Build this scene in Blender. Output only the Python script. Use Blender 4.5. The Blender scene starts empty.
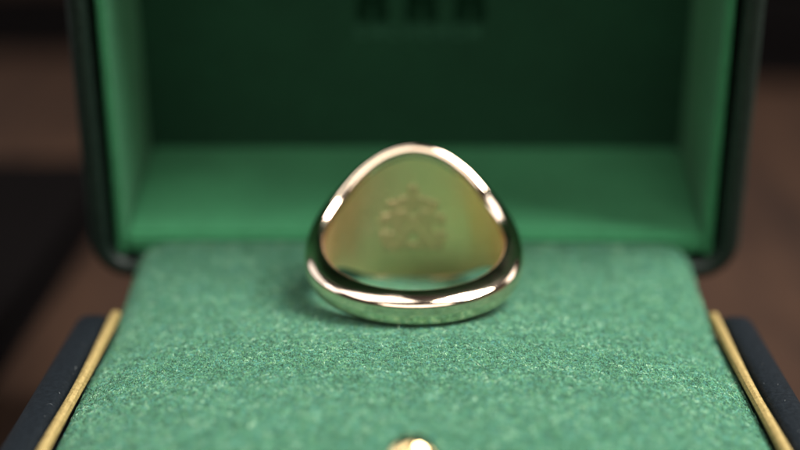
import bpy, bmesh, math, random
import numpy as np
from mathutils import Vector, Matrix
R = math.radians
random.seed(4)
rng = np.random.default_rng(7)
C = bpy.context.scene.collection
sc = bpy.context.scene

# ---------------------------------------------------------------- units: all lengths below in mm
# x to the right, d away from the camera, z above the rim of the box; W() turns them into world metres
BASE_H = 25.0
def W(x, d, z): return Vector((x * .001, (d - 155) * .001, (z + BASE_H) * .001))

# ---------------------------------------------------------------- camera
cam_d = bpy.data.cameras.new('camera'); cam = bpy.data.objects.new('camera', cam_d); C.objects.link(cam)
sc.camera = cam
cam.location = W(0, 0, 55)
cam_d.sensor_width = 36; cam_d.lens = 80
cam.rotation_euler = (R(90 - 14.7), 0, R(0.48))
cam_d.clip_start = .005; cam_d.clip_end = 20
cam_d.dof.use_dof = True
cam_d.dof.focus_distance = .1585
cam_d.dof.aperture_fstop = 80 / 6.6
cam_d.dof.aperture_blades = 0

# ---------------------------------------------------------------- world and lamps
world = bpy.data.worlds.new('World'); sc.world = world; world.use_nodes = True
world.node_tree.nodes['Background'].inputs['Color'].default_value = (.40, .31, .27, 1)
world.node_tree.nodes['Background'].inputs['Strength'].default_value = .10
def area(name, loc, target, sx, sy, power, col):
    l = bpy.data.lights.new(name, 'AREA'); l.shape = 'RECTANGLE'; l.size = sx; l.size_y = sy
    l.energy = power; l.color = col
    o = bpy.data.objects.new(name, l); C.objects.link(o)
    o.location = W(*loc)
    o.rotation_euler = (W(*target) - W(*loc)).to_track_quat('-Z', 'Y').to_euler()
    return o
area('right_lamp', (225, 105, 380), (0, 168, 0), .18, .26, 6.6, (1, .97, .94))
area('left_lamp', (-165, 110, 410), (0, 168, 0), .20, .34, .8, (1, .98, .96))
area('front_fill', (20, -260, 290), (0, 180, 5), .60, .30, 1.85, (1, .92, .84))  # added fill to brighten the lid interior and the inside of the head
area('left_rim_light', (-400, 150, 190), (0, 165, 0), .12, .30, .30, (.95, .97, 1))  # added light, no actual window: highlight on the ring's left front rim
area('far_left_streak_light', (-420, 340, 170), (0, 168, 10), .34, .34, .5, (.97, .96, 1))  # added to put streaks on the ring's left flank; no window stands there
area('far_right_streak_light', (430, 330, 150), (0, 168, 10), .10, .30, .25, (1, .95, .9))  # dimmer added counterpart for a faint streak on the right flank, not a window

# ---------------------------------------------------------------- exposure and render
sc.view_settings.view_transform = 'Standard'; sc.view_settings.look = 'None'
sc.view_settings.gamma = 1; sc.view_settings.exposure = 0
sc.render.engine = 'CYCLES'
sc.cycles.max_bounces = 8; sc.cycles.glossy_bounces = 5; sc.cycles.diffuse_bounces = 4
sc.cycles.use_denoising = True
sc.cycles.caustics_reflective = True
sc.cycles.blur_glossy = .3
sc.cycles.sample_clamp_indirect = 4

# ---------------------------------------------------------------- material helpers
def mat(name):
    m = bpy.data.materials.new(name); m.use_nodes = True
    nt = m.node_tree; return m, nt, nt.nodes['Principled BSDF']
def node(nt, t, **kw):
    n = nt.nodes.new(t)
    for k, v in kw.items():
        if k in n.inputs: n.inputs[k].default_value = v
        else: setattr(n, k, v)
    return n
def coords(nt, scale=(1, 1, 1)):
    tc = nt.nodes.new('ShaderNodeTexCoord'); mp = nt.nodes.new('ShaderNodeMapping')
    mp.inputs['Scale'].default_value = scale
    nt.links.new(tc.outputs['Object'], mp.inputs['Vector']); return mp.outputs['Vector']
def noise(nt, vec, scale, detail=3, rough=.55):
    n = node(nt, 'ShaderNodeTexNoise'); n.inputs['Scale'].default_value = scale
    n.inputs['Detail'].default_value = detail; n.inputs['Roughness'].default_value = rough
    nt.links.new(vec, n.inputs['Vector']); return n.outputs['Fac']
def ramp(nt, fac, stops):
    r = nt.nodes.new('ShaderNodeValToRGB'); e = r.color_ramp.elements
    while len(e) > 2: e.remove(e[-1])
    for i, (p, c) in enumerate(stops):
        if i >= 2: e.new(p)
        e[i].position = p; e[i].color = (*c, 1)
    nt.links.new(fac, r.inputs['Fac']); return r.outputs['Color']
def bump(nt, h, bsdf, strength, dist):
    b = nt.nodes.new('ShaderNodeBump'); b.inputs['Strength'].default_value = strength
    b.inputs['Distance'].default_value = dist
    nt.links.new(h, b.inputs['Height']); nt.links.new(b.outputs['Normal'], bsdf.inputs['Normal'])

def m_fibre():
    m, nt, b = mat('felt_fibre')
    a = node(nt, 'ShaderNodeAttribute', attribute_name='shade')
    col = ramp(nt, a.outputs['Fac'], [(0, (.006, .042, .022)), (.22, (.018, .10, .047)), (.44, (.045, .178, .086)), (.56, (.045, .195, .175)),
                                      (.70, (.078, .215, .078)), (.85, (.13, .29, .17)), (1, (.32, .50, .34))])
    nt.links.new(col, b.inputs['Base Color']); b.inputs['Roughness'].default_value = .7
    b.inputs['Specular IOR Level'].default_value = .25
    b.inputs['Sheen Weight'].default_value = .12
    return m
def m_felt(name, dark, mid, light, sheen=.4):
    m, nt, b = mat(name); v = coords(nt)
    n = noise(nt, v, 2600, 4, .7)
    col = ramp(nt, n, [(.3, dark), (.5, mid), (.72, light)])
    n2 = noise(nt, v, 90, 3)
    mx = node(nt, 'ShaderNodeMix', data_type='RGBA', blend_type='MULTIPLY'); mx.inputs[0].default_value = .75
    nt.links.new(col, mx.inputs[6]); nt.links.new(ramp(nt, n2, [(.3, (.68, .68, .68)), (.7, (1, 1, 1))]), mx.inputs[7])
    nt.links.new(mx.outputs[2], b.inputs['Base Color'])
    b.inputs['Roughness'].default_value = .85; b.inputs['Specular IOR Level'].default_value = .2
    b.inputs['Sheen Weight'].default_value = sheen; b.inputs['Sheen Roughness'].default_value = .45
    b.inputs['Sheen Tint'].default_value = (.5, .8, .6, 1)
    bump(nt, n, b, .7, .00025); return m
def m_leather(name, c1, c2, rough, spec=.3):
    m, nt, b = mat(name); v = coords(nt)
    vo = node(nt, 'ShaderNodeTexVoronoi', feature='DISTANCE_TO_EDGE'); vo.inputs['Scale'].default_value = 1500
    nt.links.new(v, vo.inputs['Vector'])
    n = noise(nt, v, 1800, 5, .7)
    nt.links.new(ramp(nt, n, [(.35, c1), (.75, c2)]), b.inputs['Base Color'])
    ma = node(nt, 'ShaderNodeMath', operation='MULTIPLY'); nt.links.new(vo.outputs['Distance'], ma.inputs[0]); nt.links.new(n, ma.inputs[1])
    b.inputs['Roughness'].default_value = rough; b.inputs['Specular IOR Level'].default_value = spec
    bump(nt, ma.outputs[0], b, .6, .0003); return m
def m_gold(name, col, rough, scratch=.15):
    m, nt, b = mat(name); v = coords(nt)
    b.inputs['Base Color'].default_value = (*col, 1); b.inputs['Metallic'].default_value = 1
    n = noise(nt, v, 900, 5, .7)
    r = node(nt, 'ShaderNodeMapRange'); r.inputs['To Min'].default_value = rough * .7; r.inputs['To Max'].default_value = rough * 1.5
    nt.links.new(n, r.inputs['Value']); nt.links.new(r.outputs['Result'], b.inputs['Roughness'])
    n2 = noise(nt, coords(nt, (1, 1, 7)), 520, 6, .7)
    bump(nt, n2, b, scratch, .00004); return m
def m_thread():
    m, nt, b = mat('gold_thread'); v = coords(nt)
    n = noise(nt, v, 3500, 3)
    nt.links.new(ramp(nt, n, [(.3, (.17, .12, .035)), (.7, (.38, .285, .11))]), b.inputs['Base Color'])
    b.inputs['Metallic'].default_value = .35; b.inputs['Roughness'].default_value = .5; return m
def m_wood():
    m, nt, b = mat('stained_wood'); v = coords(nt, (1, .12, 1))
    n = noise(nt, v, 70, 7, .65)
    n2 = noise(nt, coords(nt), 9, 3)
    mx = node(nt, 'ShaderNodeMix', data_type='RGBA', blend_type='MULTIPLY'); mx.inputs[0].default_value = 1
    nt.links.new(ramp(nt, n, [(.3, (.012, .006, .004)), (.7, (.050, .025, .014))]), mx.inputs[6])
    nt.links.new(ramp(nt, n2, [(.3, (.55, .5, .45)), (.7, (1, 1, 1))]), mx.inputs[7])
    nt.links.new(mx.outputs[2], b.inputs['Base Color'])
    b.inputs['Roughness'].default_value = .65; b.inputs['Specular IOR Level'].default_value = .2; bump(nt, n, b, .3, .0004); return m
def m_flat(name, col, rough, metal=0):
    m, nt, b = mat(name); v = coords(nt)
    n = noise(nt, v, 700, 4)
    nt.links.new(ramp(nt, n, [(.3, tuple(c * .8 for c in col)), (.7, tuple(c * 1.15 for c in col))]), b.inputs['Base Color'])
    b.inputs['Roughness'].default_value = rough; b.inputs['Metallic'].default_value = metal
    b.inputs['Specular IOR Level'].default_value = 0
    bump(nt, n, b, .3, .0001); return m
M = dict(
    fibre=m_fibre(),
    felt=m_felt('cushion_felt', (.01, .06, .03), (.03, .14, .075), (.08, .22, .13)),
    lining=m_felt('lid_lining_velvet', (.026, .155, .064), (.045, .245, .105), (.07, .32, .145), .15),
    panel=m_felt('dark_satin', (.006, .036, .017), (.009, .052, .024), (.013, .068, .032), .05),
    leather=m_leather('dark_leather', (.002, .0035, .005), (.006, .009, .012), .6, .13),
    leather2=m_leather('green_black_leather', (.005, .011, .008), (.014, .026, .020), .42),
    gold=m_gold('polished_gold', (.85, .69, .53), .09),
    crest=m_gold('worn_gold', (.80, .56, .33), .40, .4), satin=m_gold('satin_gold', (.98, .75, .45), .33, .9),
    brass=m_gold('clasp_brass', (.90, .66, .32), .10),
    thread=m_thread(), wood=m_wood(),
    black=m_flat('black_cover', (.0035, .003, .003), .9),
    brown=m_flat('dark_brown_cover', (.012, .008, .006), .6),
    lint=m_flat('grey_lint', (.10, .11, .11), .9),
    foil=m_flat('black_foil', (.005, .020, .010), .7),
    pale=m_flat('pale_print', (.032, .10, .06), .6),
)

# ---------------------------------------------------------------- object helpers
def link(name, me, m, parent=None, smooth=True):
    o = bpy.data.objects.new(name, me); C.objects.link(o)
    if m: me.materials.append(m)
    if smooth: me.polygons.foreach_set('use_smooth', [True] * len(me.polygons))
    if parent: o.parent = parent
    return o
def pydata(name, v, f, m, parent=None, smooth=True, fix=True):
    me = bpy.data.meshes.new(name); me.from_pydata([tuple(a) for a in v], [], f)
    if fix:
        bm = bmesh.new(); bm.from_mesh(me); bmesh.ops.recalc_face_normals(bm, faces=bm.faces); bm.to_mesh(me); bm.free()
    me.update(); return link(name, me, m, parent, smooth)
def thing(name, loc, label, cat, group=None):
    o = bpy.data.objects.new(name, None); C.objects.link(o); o.location = loc; o.empty_display_size = .01
    o['label'] = label; o['category'] = cat
    if group: o['group'] = group
    return o
def rrect(x0, x1, y0, y1, rads, n=10):
    """rounded rectangle, counter-clockwise; rads = radii at (x0,y0),(x1,y0),(x1,y1),(x0,y1)"""
    pts = []
    for (cx, cy, r, a0) in ((x0, y0, rads[0], 180), (x1, y0, rads[1], 270), (x1, y1, rads[2], 0), (x0, y1, rads[3], 90)):
        sx = cx + r if cx == x0 else cx - r; sy = cy + r if cy == y0 else cy - r
        for k in range(n + 1):
            a = R(a0 + 90 * k / n); pts.append((sx + r * math.cos(a), sy + r * math.sin(a)))
    return pts
def densify(pts, step):
    out = []
    for i, p in enumerate(pts):
        q = pts[(i + 1) % len(pts)]; L = math.dist(p, q); k = max(1, int(L / step))
        for j in range(k): out.append((p[0] + (q[0] - p[0]) * j / k, p[1] + (q[1] - p[1]) * j / k))
    return out
def sstep(a, b, x):
    t = min(1, max(0, (x - a) / (b - a))); return t * t * (3 - 2 * t)
def bridge(rings, n, cap0=False, cap1=False, closed=True):
    f = []
    for i in range(rings - 1):
        for j in range(n if closed else n - 1):
            k = (j + 1) % n; f.append((i * n + j, i * n + k, (i + 1) * n + k, (i + 1) * n + j))
    if cap0: f.append(tuple(range(n))[::-1])
    if cap1: f.append(tuple((rings - 1) * n + j for j in range(n)))
    return f
def slab(name, box, m, parent, T, bev=.3, seg=2):
    """bevelled box (mm) mapped by T"""
    x0, x1, y0, y1, z0, z1 = box
    bm = bmesh.new()
    bmesh.ops.create_cube(bm, size=1, matrix=Matrix.Translation(((x0 + x1) / 2, (y0 + y1) / 2, (z0 + z1) / 2)) @ Matrix.Diagonal((x1 - x0, y1 - y0, z1 - z0, 1)))
    if bev: bmesh.ops.bevel(bm, geom=bm.edges[:], offset=bev, segments=seg, affect='EDGES')
    for v in bm.verts: v.co = T(*v.co)
    bmesh.ops.recalc_face_normals(bm, faces=bm.faces)
    me = bpy.data.meshes.new(name); bm.to_mesh(me); bm.free()
    return link(name, me, m, parent, False)

# ---------------------------------------------------------------- the table
T0 = W(0, 155, -25)
v = [(-.9, -.5, 0), (.9, -.5, 0), (.9, 1.6, 0), (-.9, 1.6, 0), (-.9, -.5, -.03), (.9, -.5, -.03), (.9, 1.6, -.03), (-.9, 1.6, -.03)]
tb = pydata('table_top', v, [(0, 1, 2, 3), (7, 6, 5, 4), (0, 4, 5, 1), (1, 5, 6, 2), (2, 6, 7, 3), (3, 7, 4, 0)], M['wood'], smooth=False)
tb['kind'] = 'structure'

def flat_case(name, cx, cd, lx, ly, h, rz, m, label, cat, group):
    t = thing(name, W(cx, cd, -25), label, cat, group); t.rotation_euler.z = R(rz)
    I = lambda x, y, z: Vector((x, y, z)) * .001
    slab('cover', (-lx / 2, lx / 2, -ly / 2, ly / 2, h - 1.4, h), m, t, I, .5)
    slab('cover', (-lx / 2, lx / 2, -ly / 2, ly / 2, 0, 1.4), m, t, I, .5)
    slab('body', (-lx / 2 + 1.5, lx / 2 - 1.5, -ly / 2 + 1.5, ly / 2 - 1.5, 1.45, h - 1.45), M['black'], t, I, .3)
    return t
flat_case('flat_case', -103, 215, 96, 215, 8, 0, M['black'], 'black flat case on the table left of the ring box, nearest the camera', 'case', 'dark blurred cases on the table')
flat_case('flat_case', -150, 520, 240, 52, 12, 0, M['black'], 'narrow black case lying crosswise on the table, far behind left of the lid', 'case', 'dark blurred cases on the table')
flat_case('flat_case', 160, 520, 150, 180, 14, -18, M['black'], 'wide black case on the table behind the lid at right, turned askew', 'case', 'dark blurred cases on the table')

# ---------------------------------------------------------------- the ring box
box = thing('ring_box', W(0, 155, -25), 'open dark leather ring box with green felt cushion, gold trim and upright lid', 'ring box')
BO = Vector(box.location)
def B(x, d, z): return W(x, d, z) - BO            # box-local
D0, D1 = 121.0, 189.0
def dip(d): return 13 * sstep(173.5, 181, d)
plan = [(-34.7, 34.7, D0, D1)]
def loop(off, front_r=5, back_r=3.5):
    rr = [max(.4, front_r - off), max(.4, front_r - off), max(.4, back_r - off), max(.4, back_r - off)]
    return rrect(-34.7 + off, 34.7 - off, D0 + off, D1 - off, rr, 8)
base_loop = loop(0)
def base_ring(off, z, lowered=True):
    pts = loop(off); out = []
    # subdivide evenly so that the side can dip towards the hinge
    n = len(pts)
    for i, p in enumerate(pts):
        q = pts[(i + 1) % n]
        k = 48 if math.dist(base_loop[i], base_loop[(i + 1) % n]) > 12 else 1
        for j in range(k):
            x = p[0] + (q[0] - p[0]) * j / k; d = p[1] + (q[1] - p[1]) * j / k
            out.append(B(x, d, z - (dip(d) if lowered else 0)))
    return out
rings = [base_ring(1.2, -24.9, 0), base_ring(.3, -24.4, 0), base_ring(0, -23.5, 0), base_ring(0, -1.3), base_ring(.25, -.6), base_ring(.75, -.15), base_ring(1.4, 0),
         base_ring(2.6, .02), base_ring(3.0, -.12), base_ring(3.3, -.5), base_ring(3.35, -1.5), base_ring(3.4, -8.5)]
n = len(rings[0])
pydata('base_shell', sum(rings, []), bridge(len(rings), n, True, True), M['leather'], box)

# gold woven trim inside the rim: swept along the U of both sides and the front
def trim():
    off = 4.2
    xs = 34.7 - off; d_s = D0 + off; r = 2.0; path = []
    for d in np.arange(178.2, d_s + r, -.11): path.append((-xs, d))
    for a in np.linspace(180, 270, 28): path.append((-xs + r + r * math.cos(R(a)), d_s + r + r * math.sin(R(a))))
    for x in np.arange(-xs + r, xs - r, .11): path.append((x, d_s))
    for a in np.linspace(270, 360, 28): path.append((xs - r + r * math.cos(R(a)), d_s + r + r * math.sin(R(a))))
    for d in np.arange(d_s + r, 178.2, .11): path.append((xs, d))
    p = np.array(path); t = np.gradient(p, axis=0); t /= np.linalg.norm(t, axis=1)[:, None]
    nrm = np.stack([-t[:, 1], t[:, 0]], 1)   # towards the inside of the box... sign does not matter
    s = np.concatenate([[0], np.cumsum(np.linalg.norm(np.diff(p, axis=0), axis=1))])
    K = 22; V = []
    for i in range(len(p)):
        for k in range(K):
            a = math.pi * 2 * k / K; u = math.cos(a) * .44; w = math.sin(a) * .42
            arc = a / (2 * math.pi) * 3.6
            h = .16 * (math.sin(2 * math.pi * (s[i] + arc * 1.25) / .66) * math.sin(2 * math.pi * (s[i] - arc * 1.25) / .66))
            g = 1 + h / .5
            g2 = .08 * math.sin(s[i] * .16 + 1)
            u = u - g2 / max(g, .5)
            x = p[i, 0] + nrm[i, 0] * u * g; d = p[i, 1] + nrm[i, 1] * u * g
            z = -.12 + w * g - dip(d)
            V.append(B(x, d, z))
    return pydata('woven_trim', V, bridge(len(p), K, True, True), M['thread'], box)
trim()

# the cushion: a padded, felted pillow
CX, CD0, CD1 = 30.3, 126.2, 188.5
def cushion_z(x, d):
    x = np.asarray(x, float); d = np.asarray(d, float)
    ax = np.clip(np.abs(x) / CX, 0, 1); c = (CD0 + CD1) / 2; hd = (CD1 - CD0) / 2
    ad = np.clip(np.abs(d - c) / hd, 0, 1)
    bk = sst(165, 185, d)
    ad = np.where(d > c, ad ** 5, ad)
    fall = (1 - ax ** (3.4 + 20 * bk)) ** .6 * (1 - ad ** 9) ** .5
    z = -.5 + 4.05 * fall - 1.25 * ax ** 2 * (1 - bk)
    z = z - .35 * sst(160, 178, d) + .95 * sst(180, 187, d)
    z = z + .13 * np.sin(x * .21 + .8) * np.sin(d * .17) + .10 * np.sin(x * .09 - d * .23 + 1)
    # pressed in a little where the ring lies
    z = z - .12 * np.exp(-((d - 158.0) / 3.5) ** 2 - (x / 8) ** 2) - .02 * np.exp(-((d - 157.8) / 2) ** 2 - (x / 5) ** 2) - .45 * np.exp(-((d - 178.6) / 3.2) ** 2 - (x / 7.5) ** 4)
    return z
def sst(a, b, x):
    t = np.clip((x - a) / (b - a), 0, 1); return t * t * (3 - 2 * t)
def pillow():
    nx, nd = 150, 150
    tx = np.sin(np.linspace(-1, 1, nx) * math.pi / 2 * .985) / math.sin(math.pi / 2 * .985) * CX
    td = (CD0 + CD1) / 2 + np.sin(np.linspace(-1, 1, nd) * math.pi / 2 * .97) / math.sin(math.pi / 2 * .97) * (CD1 - CD0) / 2
    X, Dd = np.meshgrid(tx, td, indexing='ij'); Z = cushion_z(X, Dd)
    V = [B(x, d, z) for x, d, z in zip(X.ravel(), Dd.ravel(), Z.ravel())]
    F = [(i * nd + j, (i + 1) * nd + j, (i + 1) * nd + j + 1, i * nd + j + 1) for i in range(nx - 1) for j in range(nd - 1)]
    edge = [i * nd for i in range(nx)] + [(nx - 1) * nd + j for j in range(1, nd)] + [i * nd + nd - 1 for i in range(nx - 2, -1, -1)] + [j for j in range(nd - 2, 0, -1)]
    b0 = len(V)
    for e in edge: V.append(Vector((V[e].x, V[e].y, B(0, 0, -8.4).z)))
    m = len(edge)
    for k in range(m): F.append((edge[k], b0 + k, b0 + (k + 1) % m, edge[(k + 1) % m]))
    F.append(tuple(b0 + k for k in range(m)))
    return pydata('cushion', V, F, M['felt'], box)
cush = pillow()

# felt fibres: short curled ribbons matted on the pillow, one mesh (nobody could count them)
def fibres(N):
    x = rng.uniform(-CX, CX, N); d = rng.uniform(CD0, CD1, N)
    L = rng.gamma(5, .062, N).clip(.12, .8); th = rng.uniform(0, 2 * np.pi, N); curl = rng.normal(0, 2.2, N)
    wd = rng.uniform(.03, .06, N)
    lift = rng.exponential(.055, N).clip(0, .4); tipup = rng.exponential(.05, N).clip(0, .5) * (rng.random(N) < .35)
    K = 5; pts = np.zeros((N, K, 3)); dirs = np.zeros((N, K, 2))
    px, pd = x.copy(), d.copy()
    for k in range(K):
        a = th + curl * (k / (K - 1) - .5)
        if k: px = px + np.cos(a) * L / (K - 1); pd = pd + np.sin(a) * L / (K - 1)
        u = k / (K - 1)
        xx = px.clip(-CX, CX); dd = pd.clip(CD0 + .01, CD1 - .01)
        pts[:, k, 0] = px; pts[:, k, 1] = pd
        pts[:, k, 2] = cushion_z(xx, dd) + .01 + lift * 4 * u * (1 - u) + tipup * u * u
        dirs[:, k, 0] = -np.sin(a); dirs[:, k, 1] = np.cos(a)
    stray = rng.random(N) < .012
    pts[:, :, 2] += np.where(stray, rng.uniform(.15, .5, N), 0)[:, None] * np.linspace(0, 1, K)[None, :] ** 1.3
    out = (np.abs(pts[:, :, 0]).max(1) > CX) | (pts[:, :, 1].min(1) < CD0) | (pts[:, :, 1].max(1) > CD1)
    taper = np.array([.5, 1, 1, .9, .3])
    roll = rng.uniform(-.6, .6, N)
    off = np.zeros((N, K, 3)); w2 = (wd[:, None] * taper / 2 * 1.0)
    off[:, :, 0] = dirs[:, :, 0] * w2; off[:, :, 1] = dirs[:, :, 1] * w2; off[:, :, 2] = w2 * roll[:, None]
    keep = ~out
    # nothing grows through the ring: keep fibres near it low
    near = (np.abs(pts[:, 2, 0]) < 11) & (pts[:, 2, 1] > 155) & (pts[:, 2, 1] < 182)
    base = cushion_z(pts[:, :, 0].clip(-CX, CX), pts[:, :, 1].clip(CD0, CD1))
    pts[:, :, 2] = np.where(near[:, None], base + .01 + (pts[:, :, 2] - base) * .7, pts[:, :, 2])
    P = np.stack([pts - off, pts + off], 2)[keep]          # N,K,2,3
    n = P.shape[0]
    P = P.reshape(-1, 3)
    co = np.empty_like(P); o = B(0, 0, 0)
    co[:, 0] = P[:, 0] * .001 + o.x; co[:, 1] = P[:, 1] * .001 + o.y; co[:, 2] = P[:, 2] * .001 + o.z
    idx = np.arange(n)[:, None, None] * K * 2 + np.arange(K - 1)[None, :, None] * 2 + np.array([0, 1, 3, 2])[None, None, :]
    F = idx.reshape(-1, 4)
    me = bpy.data.meshes.new('felt_fibre')
    me.vertices.add(len(co)); me.vertices.foreach_set('co', co.astype(np.float32).ravel())
    me.loops.add(F.size); me.loops.foreach_set('vertex_index', F.astype(np.int32).ravel())
    me.polygons.add(len(F)); me.polygons.foreach_set('loop_start', np.arange(0, F.size, 4, dtype=np.int32))
    me.update(calc_edges=True)
    # dyed wool blend: most fibres mid green, some teal, some near white, patches a little different
    cx, cd = x[keep], d[keep]
    patch = .03 * np.sin(cx * 2.1 + 2 * np.sin(cd * 1.3)) * np.sin(cd * 2.4 + 2 * np.sin(cx * 1.7)) + .02 * np.sin(cx * .7 + cd * .5)
    def cells(size, seed):
        g = np.random.default_rng(seed).random((int(64 / size) + 3, int(66 / size) + 3))
        u = (cx + 31) / size; v = (cd - 125) / size; iu = u.astype(int); iv = v.astype(int); fu = u - iu; fv = v - iv
        fu = fu * fu * (3 - 2 * fu); fv = fv * fv * (3 - 2 * fv)
        return (g[iu, iv] * (1 - fu) + g[iu + 1, iv] * fu) * (1 - fv) + (g[iu, iv + 1] * (1 - fu) + g[iu + 1, iv + 1] * fu) * fv
    tuft = cells(.22, 3) * .65 + cells(.45, 5) * .35
    sh = (.5 + (rng.beta(1.3, 1.5, n) - .5) * .72 + (tuft - .5) * 1.0 + patch - .03).clip(0, 1)
    a = me.attributes.new('shade', 'FLOAT', 'POINT'); a.data.foreach_set('value', np.repeat(sh, K * 2).astype(np.float32))
    ob = link('felt_fibre', me, M['fibre'], cush, True); ob['kind'] = 'stuff'
    return ob
fibres(330000)

# gold ball clasp on the front rim
def lathe(name, prof, c, m, parent, n=48):
    V = []
    for (r, z) in prof:
        for k in range(n):
            a = 2 * math.pi * k / n; V.append(B(c[0] + r * math.cos(a), c[1] + r * math.sin(a), c[2] + z))
    return pydata(name, V, bridge(len(prof), n, True, True), m, parent)
ball = [(1.95 * math.sin(R(a)) + .001, -1.95 * math.cos(R(a))) for a in range(18, 181, 6)]
cl = lathe('clasp_ball', ball, (-.1, 123.0, 4.62), M['brass'], box)
def lint():
    V = []; F = []
    for k in range(22):
        sx = random.choice((-1, 1)); x = sx * random.triangular(31.1, 34, 31.5); d = random.triangular(127, 165, 134); a = random.uniform(0, 6.28)
        z = .05; L = random.uniform(.05, .28) if k % 5 else random.uniform(.5, 1.1); w = random.uniform(.015, .03); b = len(V); c = random.uniform(-1.5, 1.5)
        for j in range(5):
            u = j / 4; aa = a + c * u
            for sgn in (-1, 1):
                V.append(B(x - sgn * math.sin(aa) * w, d + sgn * math.cos(aa) * w, z + .12 * math.sin(math.pi * u)))
            x += math.cos(aa) * L / 4; d += math.sin(aa) * L / 4
        for j in range(4): F.append((b + 2 * j, b + 2 * j + 1, b + 2 * j + 3, b + 2 * j + 2))
    o = pydata('lint', V, F, M['lint'], box, fix=False); o['kind'] = 'stuff'
lint()
lathe('stem', [(1.5, 0), (1.5, .3), (.95, .5), (.8, 1.2), (.8, 2.9)], (-.1, 123.0, .0), M['brass'], cl)

# ---------------------------------------------------------------- the lid, leaning forward on its hinge
AL = R(15)
def LT(x, v, u):   # lid frame: v into the lid, u up the lid
    return B(x, 187 - u * math.sin(AL) + v * math.cos(AL), -.5 + u * math.cos(AL) + v * math.sin(AL))
LH, LD, LW = 64, 27, 35.4
def lid_ring(off, v, rad=4.6):
    return [LT(x, v, u) for x, u in rrect(-LW + off, LW - off, off, LH - off, [max(.6, rad - off)] * 4, 8)]
rings = [lid_ring(2.0, LD), lid_ring(.6, LD - .4), lid_ring(0, LD - 1.8), lid_ring(0, 1.2), lid_ring(.3, .45), lid_ring(.9, .05), lid_ring(1.7, .1), lid_ring(2.1, .5),
         lid_ring(2.25, 1.4), lid_ring(2.3, 2.6), lid_ring(2.35, LD - 3)]
lid = pydata('lid', sum(rings, []), bridge(len(rings), len(rings[0]), True, True), M['leather2'], box)
IX, IU0, IU1, IV = 31.5, 5.5, LH - 4, 22
slab('side_lining', (-LW + 3.0, -IX, .9, IV, 2.6, LH - 2.6), M['lining'], lid, LT, .35)
slab('side_lining', (IX, LW - 3.0, .9, IV, 2.6, LH - 2.6), M['lining'], lid, LT, .35)
slab('floor_lining', (-IX + .05, IX - .05, .9, IV, 3.0, IU0), M['lining'], lid, LT, .5, 3)
slab('top_lining', (-IX + .05, IX - .05, .9, IV, IU1, LH - 2.6), M['lining'], lid, LT, .35)
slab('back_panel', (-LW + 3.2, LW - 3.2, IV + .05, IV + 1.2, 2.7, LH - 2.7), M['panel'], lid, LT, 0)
# out-of-focus maker's print on the back panel: dark large characters above a pale small line
def glyph(cx, u0, w, h, strokes, m, name, th=.12):
    bm = bmesh.new()
    for (a0, a1, b0, b1) in strokes:
        bmesh.ops.create_cube(bm, size=1, matrix=Matrix.Translation((cx + (a0 + a1 - 1) / 2 * w, IV - .02 - th / 2, u0 + (b0 + b1) / 2 * h)) @ Matrix.Diagonal(((a1 - a0) * w, th, (b1 - b0) * h, 1)))
        th += .013
    for q in bm.verts: q.co = LT(*q.co)
    bmesh.ops.recalc_face_normals(bm, faces=bm.faces)
    me = bpy.data.meshes.new(name); bm.to_mesh(me); bm.free(); return link(name, me, m, lid, False)
bigA = [(0, .42, 0, 1), (.3, .9, .78, 1), (.3, .9, .4, .6), (.62, 1, .55, .85), (.6, 1, 0, .42)]
for cx in (-4.9, .75, 6.3): glyph(cx, 21.6, 3.5, 5.0, bigA, M['foil'], 'printed_character')
for k in range(8):
    cx = -6.2 + k * 1.86
    st = [[(0, .3, 0, 1), (.3, 1, 0, .22), (.3, 1, .78, 1)], [(0, .3, 0, 1), (.7, 1, 0, 1), (.3, .7, .4, .62)]][k % 2]
    glyph(cx, 19.4, 1.15, 1.5, st, M['pale'], 'small_printed_character')
# hinge barrel between base and lid
def hinge():
    V = []; n = 24
    for x in (-22, 22):
        for k in range(n):
            a = 2 * math.pi * k / n; V.append(B(x, 190.6 + 1.3 * math.cos(a), -3.2 + 1.3 * math.sin(a)))
    pydata('hinge', V, bridge(2, n, True, True), M['brass'], box)
hinge()

# ---------------------------------------------------------------- the signet ring
TAU = R(13.2)
ring = thing('signet_ring', W(-.05, 168, 7.3), 'pale gold signet ring lying on the green felt cushion, seen through its band', 'ring')
ring.rotation_euler = (TAU, 0, 0)          # local x right, y from shank to head, z along the hole
RI, RO = 8.62, 10.75
key_a = [0, 16, 32, 47, 55, 68, 88, 120, 180]     # degrees away from the middle of the head
key_t = [8.2, 7.75, 6.55, 5.1, 4.45, 3.6, 2.55, 1.74, 1.72]      # height of the wall above the middle plane
key_b = [7.0, 6.75, 5.85, 4.4, 3.6, 2.7, 2.0, 1.75, 1.70]    # and below it
def interp(a, key_h):
    # monotone smooth interpolation
    a = abs(a)
    for i in range(len(key_a) - 1):
        if a <= key_a[i + 1]: break
    def slope(j):
        if j == 0 or j == len(key_a) - 1: return 0
        return (key_h[j + 1] - key_h[j - 1]) / (key_a[j + 1] - key_a[j - 1])
    x0, x1 = key_a[i], key_a[i + 1]; t = (a - x0) / (x1 - x0); L = x1 - x0
    return ((2 * t ** 3 - 3 * t ** 2 + 1) * key_h[i] + (t ** 3 - 2 * t ** 2 + t) * L * slope(i)
            + (-2 * t ** 3 + 3 * t ** 2) * key_h[i + 1] + (t ** 3 - t ** 2) * L * slope(i + 1))
def heights(a):
    t, b = interp(a, key_t), interp(a, key_b); return (t + b) / 2, (t - b) / 2   # half width, offset of its middle
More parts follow.
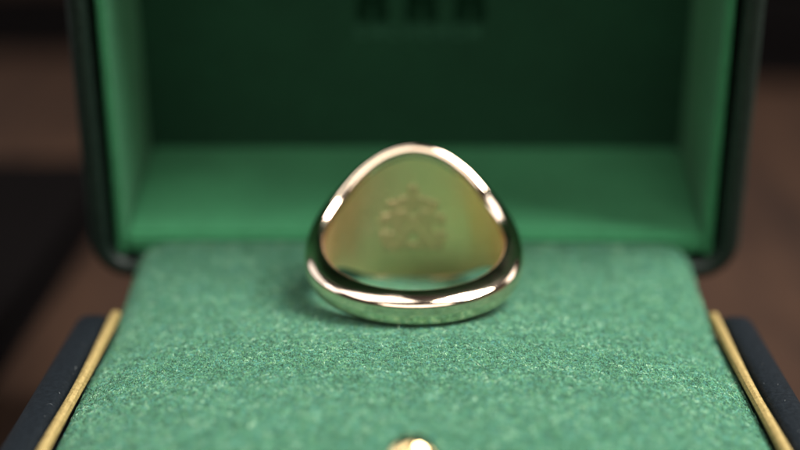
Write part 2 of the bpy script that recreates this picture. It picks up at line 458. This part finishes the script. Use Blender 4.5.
def inner_r(ang, w, h):
    """the hollow at the back of the head: a shallow dished field with a soft rounded border"""
    q = (abs(ang) / 45) ** 3.0 + .12 * (max(0, -w) / (h + .01)) ** 4
    return RI + .20 * (1 - sstep(.15, 1.7, q)) + .05 * math.sin(w * .5) * (1 - sstep(.1, .9, q))
def profile(h, ang):
    """cross-section points (r, w) with rounded corners, counter-clockwise"""
    hd = 1 - sstep(70, 135, abs(ang)); ci = .17 + .72 * hd; cb = .17 - .02 * hd
    dlo = inner_r(ang, -(h - cb), h) - RI; dhi = inner_r(ang, h - ci, h) - RI
    pts = []
    nI = 36
    for k in range(nI + 1):                  # inner wall, top to bottom
        w = (h - ci) - (2 * h - ci - cb) * k / nI; pts.append((inner_r(ang, w, h), w))
    for k in range(1, 8):                    # inner bottom corner
        a = R(180 + 90 * k / 8); pts.append((RI + cb + cb * math.cos(a) - dlo * math.cos(a), -h + cb + cb * math.sin(a)))
    # outside: a domed bevel from the inner edge, a rounded shoulder, a slightly crowned flank (a smooth spline)
    ro = RO; b = 1.05; r0 = RI + ci; T = ro - r0; k_ = 1 + .7 * hd
    ctl = [(r0, h)] + [(r0 + T * a, h - c * k_) for a, c in ((.13, .045), (.36, .16), (.62, .335), (.83, .57), (.945, .86))] + [(ro - .03, (h - b) * .45), (ro, 0)]
    top = []
    P = [(RI + ci - .25, h - .03)] + ctl + [(ro - .03, -(h - b) * .5)]
    for q in range(1, len(P) - 2):
        for k in range(5):
            t = k / 5; c4 = P[q - 1:q + 3]
            top.append(tuple(.5 * (2 * c4[1][m] + (c4[2][m] - c4[0][m]) * t + (2 * c4[0][m] - 5 * c4[1][m] + 4 * c4[2][m] - c4[3][m]) * t * t
                                   + (3 * c4[1][m] - c4[0][m] - 3 * c4[2][m] + c4[3][m]) * t ** 3) for m in (0, 1)))
    pts += [(r - (ci - cb) * (ro - r) / T, -w) for r, w in top] + [ctl[-1]] + top[::-1]
    for k in range(1, 8):
        a = R(90 + 90 * k / 8); pts.append((RI + ci + ci * math.cos(a) - dhi * math.cos(a), h - ci + ci * math.sin(a)))
    return pts
def band():
    N = 300; V = []
    for i in range(N):
        ang = -180 + 360 * i / N; h, mid = heights(ang)
        p = profile(h, ang); ph = R(90 + ang)
        for r, w in p: V.append((r * math.cos(ph) * .001, r * math.sin(ph) * .001, (w + mid) * .001))
    K = len(p); F = []
    for i in range(N):
        j = (i + 1) % N
        for k in range(K):
            l = (k + 1) % K; F.append((i * K + k, i * K + l, j * K + l, j * K + k))
    o = pydata('band', V, F, M['gold'], ring); o.data.materials.append(M['satin'])
    for i in range(N):
        if abs(-180 + 360 * i / N) < 100:
            for k in range(1, 44): o.data.polygons[i * K + k].material_index = 1
    return o
band()
def face_plate():
    n = 96; prof = [(0.90, 9.6), (.965, 9.8), (.985, 10.4), (.975, 10.7), (.94, 10.84), (.80, 10.86), (.4, 10.86)]; V = []
    for s, y in prof:
        for k in range(n):
            a = 2 * math.pi * k / n; V.append((4.6 * s * math.cos(a) * .001, y * .001, (6.1 * s * math.sin(a) + .4) * .001))
    return pydata('signet_face', V, bridge(len(prof), n, True, True), M['gold'], ring)
face_plate()
# worn stepped crest on the inner wall of the head, standing a hair proud
def crest():
    s = .07; nx = 116; nz = 120; x0 = -4.06; z0 = -4.2
    def rb(x, z, cx, cz, hx, hz, r):          # signed distance to a rounded box
        qx = abs(x - cx) - hx + r; qz = abs(z - cz) - hz + r
        return math.hypot(max(qx, 0), max(qz, 0)) + min(max(qx, qz), 0) - r
    def inside(x, z):
        x += .1; x = abs(x)
        body = min(rb(x, z, 0, 3.1, .55, .75, .3), rb(x, z, 0, 2.1, 1.5, .45, .3), rb(x, z, 1.9, 1.75, .75, .45, .3), rb(x, z, 0, .9, 2.3, 1.0, .4),
                   rb(x, z, 2.7, .1, .6, .7, .3), rb(x, z, 0, -.8, 2.7, 1.5, .5), rb(x, z, 2.9, -1.7, .55, .6, .3), rb(x, z, 1.6, -2.7, 1.5, .75, .3), rb(x, z, 0, -3.2, 2.2, .28, .2))
        if body > 0: return False
        roof = -.3 - z                       # a gable in the middle: two sloping grooves over a hollow
        if roof > 0 and abs(x - .78 * roof - .15) < .13 and z > -3.0: return False
        if -2.7 < z < -1.9 and x < .5: return False
        if rb(x, z, 1.2, 1.1, .5, .14, .1) < 0 or rb(x, z, 0, .55, .3, .3, .1) < 0 or rb(x, z, 2.3, -.9, .22, .5, .1) < 0: return False
        return True
    idx = {}; V = []; F = []
    def vid(i, j, top):
        k = (i, j, top)
        if k not in idx:
            x = x0 + i * s; z = z0 + j * s; ang = math.degrees(math.asin(x / RI))
            r = inner_r(ang, z - heights(ang)[1], heights(ang)[0]) - (.010 if top else -.03)
            xx = x; V.append((xx * .001, math.sqrt(r * r - xx * xx) * .001, z * .001)); idx[k] = len(V) - 1
        return idx[k]
    m = [[inside(x0 + (i + .5) * s, z0 + (j + .5) * s) for j in range(nz)] for i in range(nx)]
    for i in range(nx):
        for j in range(nz):
            if not m[i][j]: continue
            F.append((vid(i, j, 1), vid(i + 1, j, 1), vid(i + 1, j + 1, 1), vid(i, j + 1, 1)))
            for (di, dj, a, b) in ((-1, 0, (i, j), (i, j + 1)), (1, 0, (i + 1, j + 1), (i + 1, j)), (0, -1, (i + 1, j), (i, j)), (0, 1, (i, j + 1), (i + 1, j + 1))):
                ii, jj = i + di, j + dj
                if 0 <= ii < nx and 0 <= jj < nz and m[ii][jj]: continue
                F.append((vid(*a, 1), vid(*b, 1), vid(*b, 0), vid(*a, 0)))
    return pydata('crest', V, F, M['crest'], ring)
crest()
